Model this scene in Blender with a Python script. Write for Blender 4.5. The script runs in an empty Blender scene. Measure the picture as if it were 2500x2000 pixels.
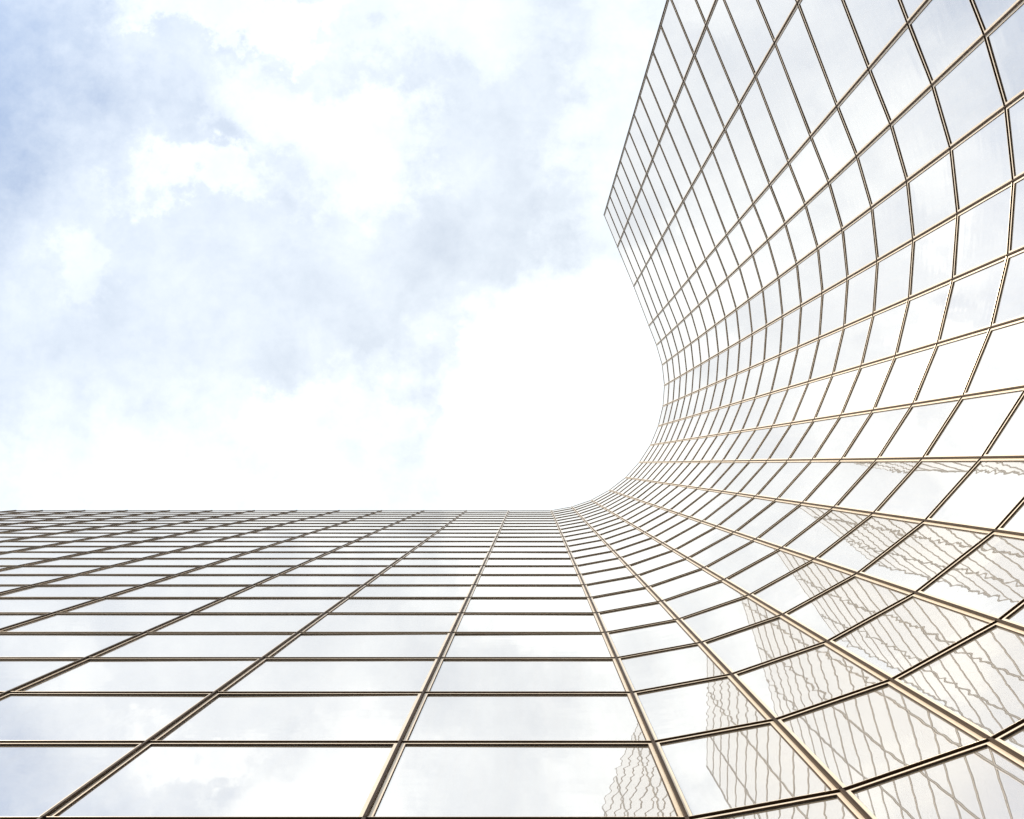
import bpy, math, random
from mathutils import Vector
random.seed(11)
S = bpy.context.scene
C = S.collection

# ---------------------------------------------------------------- survey
# The tower is a vertical prism; its plan comes in metres from the camera axis
# (X right, Y towards the straight wing, Z up).
FOC = 1623.0            # focal length in photograph pixels
ROW = 1.75              # height of one row of panes
EYE = 1.6               # camera height
HT = 27.6               # roof height above the eye, in rows
H0 = 4.623              # a row joint lies this many rows above the eye
K = 27.556 * ROW / FOC  # plan unit -> metres
plan = [(50.2 - 103.6 * k, 115.0) for k in range(1, 13)][::-1]
plan = [(50.2 - 103.6 * 12.63, 115.0)] + plan + [
    (50.2, 115.0), (99.99, 105.9), (147.82, 89.5), (191.85, 65.2), (231.72, 34.2),
    (265.13, -2.9), (292.3, -45.0), (311.4, -91.5), (323.0, -140.6), (326.6, -190.9),
    (321.2, -241.0), (307.2, -289.4), (288.6, -336.6), (251.6, -433.4), (211.9, -529.25), (179.5, -607.5)]
PLAN = [Vector((x * K, y * K)) for x, y in plan]
ZTOP = EYE + HT * ROW
joints = [EYE + (H0 + k) * ROW for k in range(-5, 23)] + [ZTOP]
joints = [z for z in joints if z > 0.5]
ZBASE = joints[0]

# ---------------------------------------------------------------- materials
def new_mat(name):
    m = bpy.data.materials.new(name); m.use_nodes = True
    nt = m.node_tree; nt.nodes.clear()
    out = nt.nodes.new('ShaderNodeOutputMaterial')
    return m, nt, out

def nd(nt, typ, **kw):
    n = nt.nodes.new(typ)
    for k, v in kw.items():
        if k.startswith('i_'):
            n.inputs[int(k[2:]) if k[2:].isdigit() else k[2:].replace('_', ' ')].default_value = v
        else:
            setattr(n, k, v)
    return n

def math_(nt, op, a, b=None, clamp=False):
    n = nt.nodes.new('ShaderNodeMath'); n.operation = op; n.use_clamp = clamp
    for i, x in enumerate((a, b)):
        if x is None: continue
        if isinstance(x, (int, float)): n.inputs[i].default_value = x
        else: nt.links.new(x, n.inputs[i])
    return n.outputs[0]

def metal(name, col, col2, metallic, rough, scale):
    m, nt, out = new_mat(name)
    p = nd(nt, 'ShaderNodeBsdfPrincipled'); p.inputs['Metallic'].default_value = metallic
    tc = nd(nt, 'ShaderNodeTexCoord')
    no = nd(nt, 'ShaderNodeTexNoise'); no.inputs['Scale'].default_value = scale; no.inputs['Detail'].default_value = 6
    nt.links.new(tc.outputs['Object'], no.inputs['Vector'])
    mx = nd(nt, 'ShaderNodeMix', data_type='RGBA')
    mx.inputs[6].default_value = (*col, 1); mx.inputs[7].default_value = (*col2, 1)
    rp = nd(nt, 'ShaderNodeMapRange'); rp.inputs[1].default_value = .35; rp.inputs[2].default_value = .68
    nt.links.new(no.outputs[0], rp.inputs[0]); nt.links.new(rp.outputs[0], mx.inputs[0])
    nt.links.new(mx.outputs[2], p.inputs['Base Color'])
    rr = nd(nt, 'ShaderNodeMapRange'); rr.inputs[3].default_value = rough - .06; rr.inputs[4].default_value = rough + .1
    nt.links.new(no.outputs[0], rr.inputs[0]); nt.links.new(rr.outputs[0], p.inputs['Roughness'])
    nt.links.new(p.outputs[0], out.inputs[0])
    return m

M_FACE = metal('champagne_metal', (.86, .745, .60), (.77, .655, .52), .5, .28, 2.2)
M_SHADED = metal('shaded_bronze', (.10, .062, .039), (.07, .044, .028), .5, .55, 3.0)  # bronze darkened to put in the shade under rails and in grooves
M_TAN = metal('tan_bronze', (.040, .025, .016), (.027, .017, .011), .3, .5, 3.0)
for m_ in (M_TAN, M_SHADED):
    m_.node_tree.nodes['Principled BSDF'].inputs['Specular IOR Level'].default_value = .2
M_RUB = metal('black_gasket', (.03, .026, .024), (.02, .018, .017), 0, .6, 5)
M_BODY = metal('bronze_backing', (.11, .08, .06), (.07, .052, .04), .3, .5, 1.0)

def glass_mat():
    m, nt, out = new_mat('mirror_glass')
    L = nt.links
    uv = nd(nt, 'ShaderNodeUVMap'); uv.uv_map = 'metres'
    # roller waves of toughened glass: crests run along the pane, period about 0.2 m
    sep = nd(nt, 'ShaderNodeSeparateXYZ'); L.new(uv.outputs[0], sep.inputs[0])
    def comb(sx, sy):
        c = nd(nt, 'ShaderNodeCombineXYZ')
        L.new(math_(nt, 'MULTIPLY', sep.outputs[0], sx), c.inputs[0]); L.new(math_(nt, 'MULTIPLY', sep.outputs[1], sy), c.inputs[1])
        return c.outputs[0]
    nA = nd(nt, 'ShaderNodeTexNoise', noise_dimensions='2D'); nA.inputs['Scale'].default_value = 1; nA.inputs['Detail'].default_value = .6
    L.new(comb(.9, 5.2), nA.inputs['Vector'])
    nB = nd(nt, 'ShaderNodeTexNoise', noise_dimensions='2D'); nB.inputs['Scale'].default_value = 1; nB.inputs['Detail'].default_value = .3
    L.new(comb(.75, .8), nB.inputs['Vector'])
    nC = nd(nt, 'ShaderNodeTexNoise', noise_dimensions='2D'); nC.inputs['Scale'].default_value = 1; nC.inputs['Detail'].default_value = .5
    L.new(comb(4.5, 1.1), nC.inputs['Vector'])
    am = nd(nt, 'ShaderNodeTexNoise', noise_dimensions='2D'); am.inputs['Scale'].default_value = .03; am.inputs['Detail'].default_value = 0
    L.new(uv.outputs[0], am.inputs['Vector'])      # nearly constant over one pane: some panes ripple more
    ar = nd(nt, 'ShaderNodeMapRange'); ar.inputs[1].default_value = .3; ar.inputs[2].default_value = .7; ar.inputs[3].default_value = .35; ar.inputs[4].default_value = 2.1
    L.new(am.outputs[0], ar.inputs[0])
    h = math_(nt, 'ADD', math_(nt, 'MULTIPLY', math_(nt, 'MULTIPLY', nA.outputs[0], ar.outputs[0]), WAVE[0]), math_(nt, 'MULTIPLY', nB.outputs[0], WAVE[1]))
    h = math_(nt, 'ADD', h, math_(nt, 'MULTIPLY', nC.outputs[0], WAVE[2]))
    bp = nd(nt, 'ShaderNodeBump'); bp.inputs['Strength'].default_value = 1; bp.inputs['Distance'].default_value = 1
    L.new(h, bp.inputs['Height'])
    gl = nd(nt, 'ShaderNodeBsdfGlossy'); gl.inputs['Color'].default_value = (1.0, .968, .928, 1); gl.inputs['Roughness'].default_value = 0.0
    L.new(bp.outputs[0], gl.inputs['Normal'])
    # the inner sheet of the double glazing: a second, less even mirror
    g2 = nd(nt, 'ShaderNodeBsdfGlossy'); g2.inputs['Color'].default_value = (.98, .955, .92, 1); g2.inputs['Roughness'].default_value = .16
    df = nd(nt, 'ShaderNodeBsdfDiffuse'); df.inputs['Color'].default_value = (.80, .72, .60, 1)   # dust film, its warm tone put in as haze and sun glow
    m1 = nd(nt, 'ShaderNodeMixShader'); m1.inputs[0].default_value = .27
    L.new(gl.outputs[0], m1.inputs[1]); L.new(g2.outputs[0], m1.inputs[2])
    lw = nd(nt, 'ShaderNodeLayerWeight'); lw.inputs['Blend'].default_value = .35
    st = nd(nt, 'ShaderNodeTexNoise', noise_dimensions='2D'); st.inputs['Scale'].default_value = 1; st.inputs['Detail'].default_value = 5
    L.new(comb(9, .5), st.inputs['Vector'])
    sr = nd(nt, 'ShaderNodeMapRange'); sr.inputs[1].default_value = .40; sr.inputs[2].default_value = .75; sr.inputs[3].default_value = .006; sr.inputs[4].default_value = -.014
    L.new(st.outputs[0], sr.inputs[0])
    f = math_(nt, 'ADD', math_(nt, 'MULTIPLY', lw.outputs['Fresnel'], .07), .885)
    f = math_(nt, 'ADD', f, sr.outputs[0], True)
    mx = nd(nt, 'ShaderNodeMixShader')
    L.new(f, mx.inputs[0]); L.new(df.outputs[0], mx.inputs[1]); L.new(m1.outputs[0], mx.inputs[2])
    L.new(mx.outputs[0], out.inputs[0])
    return m
WAVE = (.00044, .0015, .00020)
M_GLASS = glass_mat()

# ---------------------------------------------------------------- mesh helpers
class MB:
    def __init__(self): self.v = []; self.f = []; self.m = []; self.uv = []
    def face(self, pts, mat=0, uvs=None):
        b = len(self.v); self.v += [tuple(p) for p in pts]
        self.f.append(tuple(range(b, b + len(pts)))); self.m.append(mat); self.uv += uvs or [(0, 0)] * len(pts)
    def build(self, name, mats, parent, kind=None):
        me = bpy.data.meshes.new(name); me.from_pydata(self.v, [], self.f)
        for m in mats: me.materials.append(m)
        me.polygons.foreach_set('material_index', self.m)
        l = me.uv_layers.new(name='metres')
        l.data.foreach_set('uv', [c for q in self.uv for c in q])
        me.update()
        o = bpy.data.objects.new(name, me); C.objects.link(o); o.parent = parent
        if kind: o['kind'] = kind
        return o

GAP, GAPZ, STILE, RAIL, SILL, PROUD, DEEP, GK = .045, .032, .047, .022, .026, .023, .080, .007

NOSE = .038            # the foot of a unit stands this far proud of its pane
FIN_W, FIN_D = .037, .054   # the mullion cap between two units

class Unit:
    """one glazed unit: its own bronze frame and its pane"""
    def __init__(self, a, b, z0, z1):
        self.a, self.z0, self.z1 = a, z0, z1
        t = b - a; self.w = t.length; t = t / self.w
        n = Vector((t.y, -t.x)); self.t, self.n = t, n
    def P(self, s, z, d):
        q = self.a + self.t * s + self.n * d
        return (q.x, q.y, z)
    def rect(self, ins, lo, hi, d):
        s0, s1, z0, z1 = ins, self.w - ins, self.z0 + lo, self.z1 - hi
        return [self.P(s0, z0, d), self.P(s1, z0, d), self.P(s1, z1, d), self.P(s0, z1, d)]
    def ring(self, mb, A, B, mat):
        for i in range(4):
            j = (i + 1) % 4
            mb.face([A[i], A[j], B[j], B[i]], mat)
    def frame(self, mb):
        g, v, W = GAP / 2, GAPZ / 2, self.w
        zb, zt = self.z0 + v, self.z1 - v
        P = self.P
        R = lambda e, d: self.rect(g + e, v + e, v + e, d)
        I = lambda e, d: self.rect(g + STILE + e, v + SILL + e, v + RAIL + e, d)
        o_b, i_b = R(0, -DEEP), I(0, .006)
        k_b, k_c = I(GK, .006), I(GK, -.012)
        o_f, i_f = R(0, PROUD), I(0, PROUD)
        for i in (1, 2, 3):                       # right stile, head, left stile
            j = (i + 1) % 4
            mb.face([o_b[i], o_b[j], o_f[j], o_f[i]], 1)
            mb.face([o_f[i], o_f[j], i_f[j], i_f[i]], 0)
            mb.face([i_f[i], i_f[j], i_b[j], i_b[i]], 1)
        a, b = g, W - g
        # drip nosing along the foot, proud of the head below it
        q = [[P(s, zb + .001, -DEEP), P(s, zb + .001, NOSE), P(s, zb + .006, NOSE + .001), P(s, zb + SILL + .006, .002)] for s in (a + .002, b - .002)]
        mb.face([q[0][0], q[1][0], q[1][1], q[0][1]], 1); mb.face([q[0][1], q[1][1], q[1][2], q[0][2]], 0)
        mb.face([q[0][2], q[1][2], q[1][3], q[0][3]], 0); mb.face(q[0][::-1], 3); mb.face(q[1], 3)
        self.ring(mb, i_b, k_b, 2); self.ring(mb, k_b, k_c, 2); self.ring(mb, k_c, o_b, 1)
    def glass(self, mb):
        s, lo, hi = GAP / 2 + STILE + .002, GAPZ / 2 + SILL + .002, GAPZ / 2 + RAIL + .002
        z = (lo + hi) / 2
        F, B = self.rect(s, lo, hi, 0), self.rect(s, lo, hi, -.010)
        tx, tz = random.gauss(0, .0016), random.gauss(0, .0013)
        for i, (sx, sz) in enumerate(((-1, -1), (1, -1), (1, 1), (-1, 1))):
            d = tx * sx * (self.w / 2 - s) + tz * sz * ((self.z1 - self.z0) / 2 - z)
            F[i] = (F[i][0] + self.n.x * d, F[i][1] + self.n.y * d, F[i][2])
        ou, ov = random.uniform(0, 900), random.uniform(0, 900)
        w, h = self.w - 2 * s, self.z1 - self.z0 - 2 * z
        mb.face(F, 0, [(ou, ov), (ou + w, ov), (ou + w, ov + h), (ou, ov + h)])
        mb.face(B[::-1], 0); self.ring(mb, B, F, 0)

# ---------------------------------------------------------------- the tower
tower = bpy.data.objects.new('glass_tower', None); C.objects.link(tower)
tower['label'] = 'tall mirror glass office tower with bronze frames, curving between its two straight wings'
tower['category'] = 'building'

def area_in_view(u):
    """share of the photograph the unit covers"""
    poly = []
    for p in u.rect(0, 0, 0, 0):
        h = p[2] - EYE
        if h < .3: return 0
        poly.append((1295.8 + p[0] * FOC / h, 1131.97 + p[1] * FOC / h))
    for ax, lim, sg in ((0, 0, 1), (0, 2500, -1), (1, 0, 1), (1, 2000, -1)):
        q = []
        for i in range(len(poly)):
            A, B = poly[i - 1], poly[i]
            ia, ib = (A[ax] - lim) * sg >= 0, (B[ax] - lim) * sg >= 0
            if ia != ib:
                t = (lim - A[ax]) / (B[ax] - A[ax])
                q.append((A[0] + t * (B[0] - A[0]), A[1] + t * (B[1] - A[1])))
            if ib: q.append(B)
        poly = q
        if not poly: return 0
    return abs(sum(poly[i - 1][0] * poly[i][1] - poly[i][0] * poly[i - 1][1] for i in range(len(poly)))) / 2

units = [Unit(PLAN[i], PLAN[i + 1], joints[k], joints[k + 1]) for k in range(len(joints) - 1) for i in range(len(PLAN) - 1)]
units.sort(key=area_in_view, reverse=True)
FR = [M_FACE, M_SHADED, M_RUB, M_TAN]
for u in units[:100]:
    mb = MB(); u.glass(mb); w = mb.build('window', [M_GLASS], tower)
    mb = MB(); u.frame(mb); mb.build('window_frame', FR, w)
gm, fm = MB(), MB()
for u in units[100:]:
    u.glass(gm); u.frame(fm)
w = gm.build('window', [M_GLASS], tower, 'stuff')
fm.build('window_frame', FR, w, 'stuff')

# one mullion cap on every vertical joint, in storey lengths
for i, p in enumerate(PLAN):
    ts = [(PLAN[j + 1] - PLAN[j]).normalized() for j in (i - 1, i) if 0 <= j < len(PLAN) - 1]
    t = (ts[0] + ts[-1]).normalized(); n = Vector((t.y, -t.x))
    mb = MB(); h, c = FIN_W / 2, .005
    prof = [(-h, -.074), (-h, FIN_D - c), (-h + c, FIN_D), (h - c, FIN_D), (h, FIN_D - c), (h, -.074)]
    prof = [p + t * x + n * y for x, y in prof]
    for z0, z1 in zip(joints[:-1], joints[1:]):
        lo, hi = [[(q.x, q.y, z) for q in prof] for z in (z0 + .004, z1 - .004)]
        for k in range(6):
            m = (k + 1) % 6
            mb.face([lo[k], lo[m], hi[m], hi[k]], 0)
        mb.face(lo[::-1], 0); mb.face(hi, 0)
    mb.build('mullion', [M_TAN], tower)

# body behind the units: the wall the frames hang on, the roof, the base course
def offset(dist):
    out = []
    for i, p in enumerate(PLAN):
        ns = []
        for a, b in ((i - 1, i), (i, i + 1)):
            if 0 <= a and b < len(PLAN):
                t = (PLAN[b] - PLAN[a]).normalized(); ns.append(Vector((t.y, -t.x)))
        n = sum(ns, Vector((0, 0))).normalized()
        out.append(p - n * dist / n.dot(ns[0]))
    return out

def solid(name, near, far, z0, z1, mat):
    A, B = offset(near), offset(far)
    mb = MB(); n = len(A)
    v3 = lambda p, z: (p.x, p.y, z)
    for i in range(n - 1):
        mb.face([v3(A[i], z0), v3(A[i + 1], z0), v3(A[i + 1], z1), v3(A[i], z1)])
        mb.face([v3(B[i + 1], z0), v3(B[i], z0), v3(B[i], z1), v3(B[i + 1], z1)])
        mb.face([v3(A[i], z1), v3(A[i + 1], z1), v3(B[i + 1], z1), v3(B[i], z1)])
        mb.face([v3(B[i], z0), v3(B[i + 1], z0), v3(A[i + 1], z0), v3(A[i], z0)])
    for i, fl in ((0, 1), (n - 1, -1)):
        q = [v3(B[i], z0), v3(A[i], z0), v3(A[i], z1), v3(B[i], z1)]
        mb.face(q[::fl])
    return mb.build(name, [mat], tower)
solid('wall', .075, 13.0, ZBASE, ZTOP - .30, M_BODY)
solid('roof', .20, 12.9, ZTOP - .297, ZTOP - .10, M_BODY)
M_STONE = metal('grey_granite', (.16, .15, .145), (.24, .23, .22), 0, .5, 14)
solid('base_course', -.02, 13.0, -.2, ZBASE - .003, M_STONE)

# ---------------------------------------------------------------- ground
def plaza():
    m, nt, out = new_mat('plaza_paving')
    p = nd(nt, 'ShaderNodeBsdfPrincipled'); p.inputs['Roughness'].default_value = .75
    tc = nd(nt, 'ShaderNodeTexCoord')
    br = nd(nt, 'ShaderNodeTexBrick'); br.inputs['Scale'].default_value = 1.2
    br.inputs['Color1'].default_value = (.24, .22, .20, 1); br.inputs['Color2'].default_value = (.19, .175, .16, 1); br.inputs['Mortar'].default_value = (.08, .075, .07, 1)
    br.inputs['Mortar Size'].default_value = .012
    nt.links.new(tc.outputs['Object'], br.inputs['Vector']); nt.links.new(br.outputs[0], p.inputs['Base Color'])
    nt.links.new(p.outputs[0], out.inputs[0])
    mb = MB(); R = 3000
    mb.face([(-R, -R, 0), (R, -R, 0), (R, R, 0), (-R, R, 0)])
    o = mb.build('ground', [m], None); o['kind'] = 'structure'
plaza()

# ---------------------------------------------------------------- sky and sun
EL = math.radians(27)
az = Vector((-.78, -.63)).normalized()
SUN = Vector((az.x * math.cos(EL), az.y * math.cos(EL), math.sin(EL)))
W = bpy.data.worlds.new('World'); S.world = W; W.use_nodes = True
nt = W.node_tree; nt.nodes.clear(); L = nt.links
wo = nd(nt, 'ShaderNodeOutputWorld'); bg = nd(nt, 'ShaderNodeBackground'); bg.inputs['Strength'].default_value = .1
L.new(bg.outputs[0], wo.inputs[0])
sky = nd(nt, 'ShaderNodeTexSky', sky_type='NISHITA'); sky.sun_disc = False
sky.sun_elevation = EL; sky.sun_rotation = math.atan2(SUN.x, SUN.y); sky.air_density = 1.0; sky.dust_density = .4; sky.ozone_density = 1.0
tc = nd(nt, 'ShaderNodeTexCoord'); sp = nd(nt, 'ShaderNodeSeparateXYZ'); L.new(tc.outputs['Generated'], sp.inputs[0])
# a cloud deck overhead: where a direction meets a level layer one unit up
zc = math_(nt, 'MAXIMUM', sp.outputs[2], .12)
cx, cy = math_(nt, 'DIVIDE', sp.outputs[0], zc), math_(nt, 'DIVIDE', sp.outputs[1], zc)
cc = nd(nt, 'ShaderNodeCombineXYZ'); L.new(cx, cc.inputs[0]); L.new(cy, cc.inputs[1])
def noise(scale, detail, rough, vec, off=(0, 0, 0), dist=0):
    mp = nd(nt, 'ShaderNodeMapping'); mp.inputs['Location'].default_value = off
    L.new(vec, mp.inputs[0])
    n = nd(nt, 'ShaderNodeTexNoise'); n.inputs['Scale'].default_value = scale; n.inputs['Detail'].default_value = detail
    n.inputs['Roughness'].default_value = rough; n.inputs['Distortion'].default_value = dist
    L.new(mp.outputs[0], n.inputs['Vector'])
    return n
# ragged edges: shift the deck by noise before placing the cloud masses
wn = noise(4.0, 8, .62, cc.outputs[0], (3.1, 7.7, 0))
sub = nd(nt, 'ShaderNodeVectorMath', operation='SUBTRACT'); L.new(wn.outputs['Color'], sub.inputs[0]); sub.inputs[1].default_value = (.5, .5, .5)
scl = nd(nt, 'ShaderNodeVectorMath', operation='SCALE'); L.new(sub.outputs[0], scl.inputs[0]); scl.inputs['Scale'].default_value = .30
add = nd(nt, 'ShaderNodeVectorMath', operation='ADD'); L.new(cc.outputs[0], add.inputs[0]); L.new(scl.outputs[0], add.inputs[1])
wn2 = noise(15, 7, .66, cc.outputs[0], (5.1, 2.7, 0))
sub2 = nd(nt, 'ShaderNodeVectorMath', operation='SUBTRACT'); L.new(wn2.outputs['Color'], sub2.inputs[0]); sub2.inputs[1].default_value = (.5, .5, .5)
scl2 = nd(nt, 'ShaderNodeVectorMath', operation='SCALE'); L.new(sub2.outputs[0], scl2.inputs[0]); scl2.inputs['Scale'].default_value = .20
add2 = nd(nt, 'ShaderNodeVectorMath', operation='ADD'); L.new(add.outputs[0], add2.inputs[0]); L.new(scl2.outputs[0], add2.inputs[1])
wsp = nd(nt, 'ShaderNodeSeparateXYZ'); L.new(add2.outputs[0], wsp.inputs[0])
def mass(x, y, rx, ry, w, hard=.0):
    """one cloud mass on the deck: centre and radii in survey units"""
    a = math_(nt, 'DIVIDE', math_(nt, 'SUBTRACT', wsp.outputs[0], (x - 1295.8) / FOC), rx / FOC)
    b = math_(nt, 'DIVIDE', math_(nt, 'SUBTRACT', wsp.outputs[1], (y - 1132) / FOC), ry / FOC)
    d = math_(nt, 'SQRT', math_(nt, 'ADD', math_(nt, 'MULTIPLY', a, a), math_(nt, 'MULTIPLY', b, b)))
    mr = nd(nt, 'ShaderNodeMapRange', interpolation_type='SMOOTHSTEP')
    mr.inputs[1].default_value = 1.0; mr.inputs[2].default_value = hard; mr.inputs[3].default_value = 0; mr.inputs[4].default_value = w
    L.new(d, mr.inputs[0])
    return mr.outputs[0]
MASSES = [
    (1480, 1000, 560, 460, .34, .55),    # the great white cumulus by the bend
    (1190, 900, 190, 130, .10, .3),
    (420, 1220, 1000, 400, .22, .2),     # bright bank low on the left
    (880, 360, 250, 190, .18, .42),      # middle cumulus
    (700, 250, 290, 140, .17, .42),
    (470, 430, 250, 95, .18, .45),        # its left lobe
    (560, 50, 400, 90, .20, .55),
    (1000, 60, 500, 130, .12, .4),
    (1520, 300, 190, 520, .16, .3),
    (230, 640, 110, 110, .10, .4),
    (880, 960, 210, 120, .09, .4),
    (3200, 700, 1700, 2400, .25, .3), (1300, 3200, 3000, 2000, .36, .3),
    (-140, 150, 600, 640, -.54, .05),    # clear blue corner
    (-650, 300, 600, 600, -.30, .2),
    (-760, 960, 900, 560, -.36, .3),     # blue gap added mostly out of view, to cool the right wing's reflections
    (480, 320, 200, 70, -.10, .1),
    (1020, 985, 60, 70, -.13, .1),
    (1085, 850, 45, 80, -.10, .1),
    (830, 1020, 260, 110, .08, .5),
]
dens = None
for q in MASSES:
    o = mass(*q); dens = o if dens is None else math_(nt, 'ADD', dens, o)
fb = noise(4.2, 10, .60, cc.outputs[0], (1.3, 4.2, 0), .1)
fb2 = noise(11, 9, .66, cc.outputs[0], (9.3, .2, 0), .1)
tot = math_(nt, 'ADD', math_(nt, 'ADD', dens, .72), math_(nt, 'ADD', math_(nt, 'MULTIPLY', math_(nt, 'SUBTRACT', fb.outputs[0], .5), .34), math_(nt, 'MULTIPLY', math_(nt, 'SUBTRACT', fb2.outputs[0], .5), .40)))
al = nd(nt, 'ShaderNodeMapRange'); al.inputs[1].default_value = 0; al.inputs[2].default_value = 1
L.new(tot, al.inputs[0])
mx = nd(nt, 'ShaderNodeMix', data_type='RGBA'); L.new(al.outputs[0], mx.inputs[0])
gain = nd(nt, 'ShaderNodeVectorMath', operation='MULTIPLY'); L.new(sky.outputs[0], gain.inputs[0]); gain.inputs[1].default_value = (.56, .71, .87)
L.new(gain.outputs[0], mx.inputs[6]); mx.inputs[7].default_value = (6.55, 6.98, 7.30, 1)
L.new(mx.outputs[2], bg.inputs['Color'])

sl = bpy.data.lights.new('sun', 'SUN'); sl.energy = 4.0; sl.angle = math.radians(.53); sl.color = (1, .89, .72)
so = bpy.data.objects.new('sun', sl); C.objects.link(so); so.location = (0, 0, 80)
so.rotation_euler = (-SUN).to_track_quat('-Z', 'Y').to_euler()

# ---------------------------------------------------------------- camera
cam = bpy.data.cameras.new('camera'); co = bpy.data.objects.new('camera', cam); C.objects.link(co)
co.location = (0, 0, EYE); co.rotation_euler = (math.pi, 0, 0)
cam.sensor_width = 36; cam.lens = 36 * FOC / 2500
cam.shift_x = -45.8 / 2500; cam.shift_y = 131.97 / 2500
cam.clip_start = .05; cam.clip_end = 20000
S.camera = co

S.view_settings.view_transform = 'Standard'; S.view_settings.look = 'None'
S.view_settings.exposure = .75; S.view_settings.gamma = 1
cy_ = S.cycles
cy_.max_bounces = 10; cy_.glossy_bounces = 8; cy_.caustics_reflective = False; cy_.caustics_refractive = False
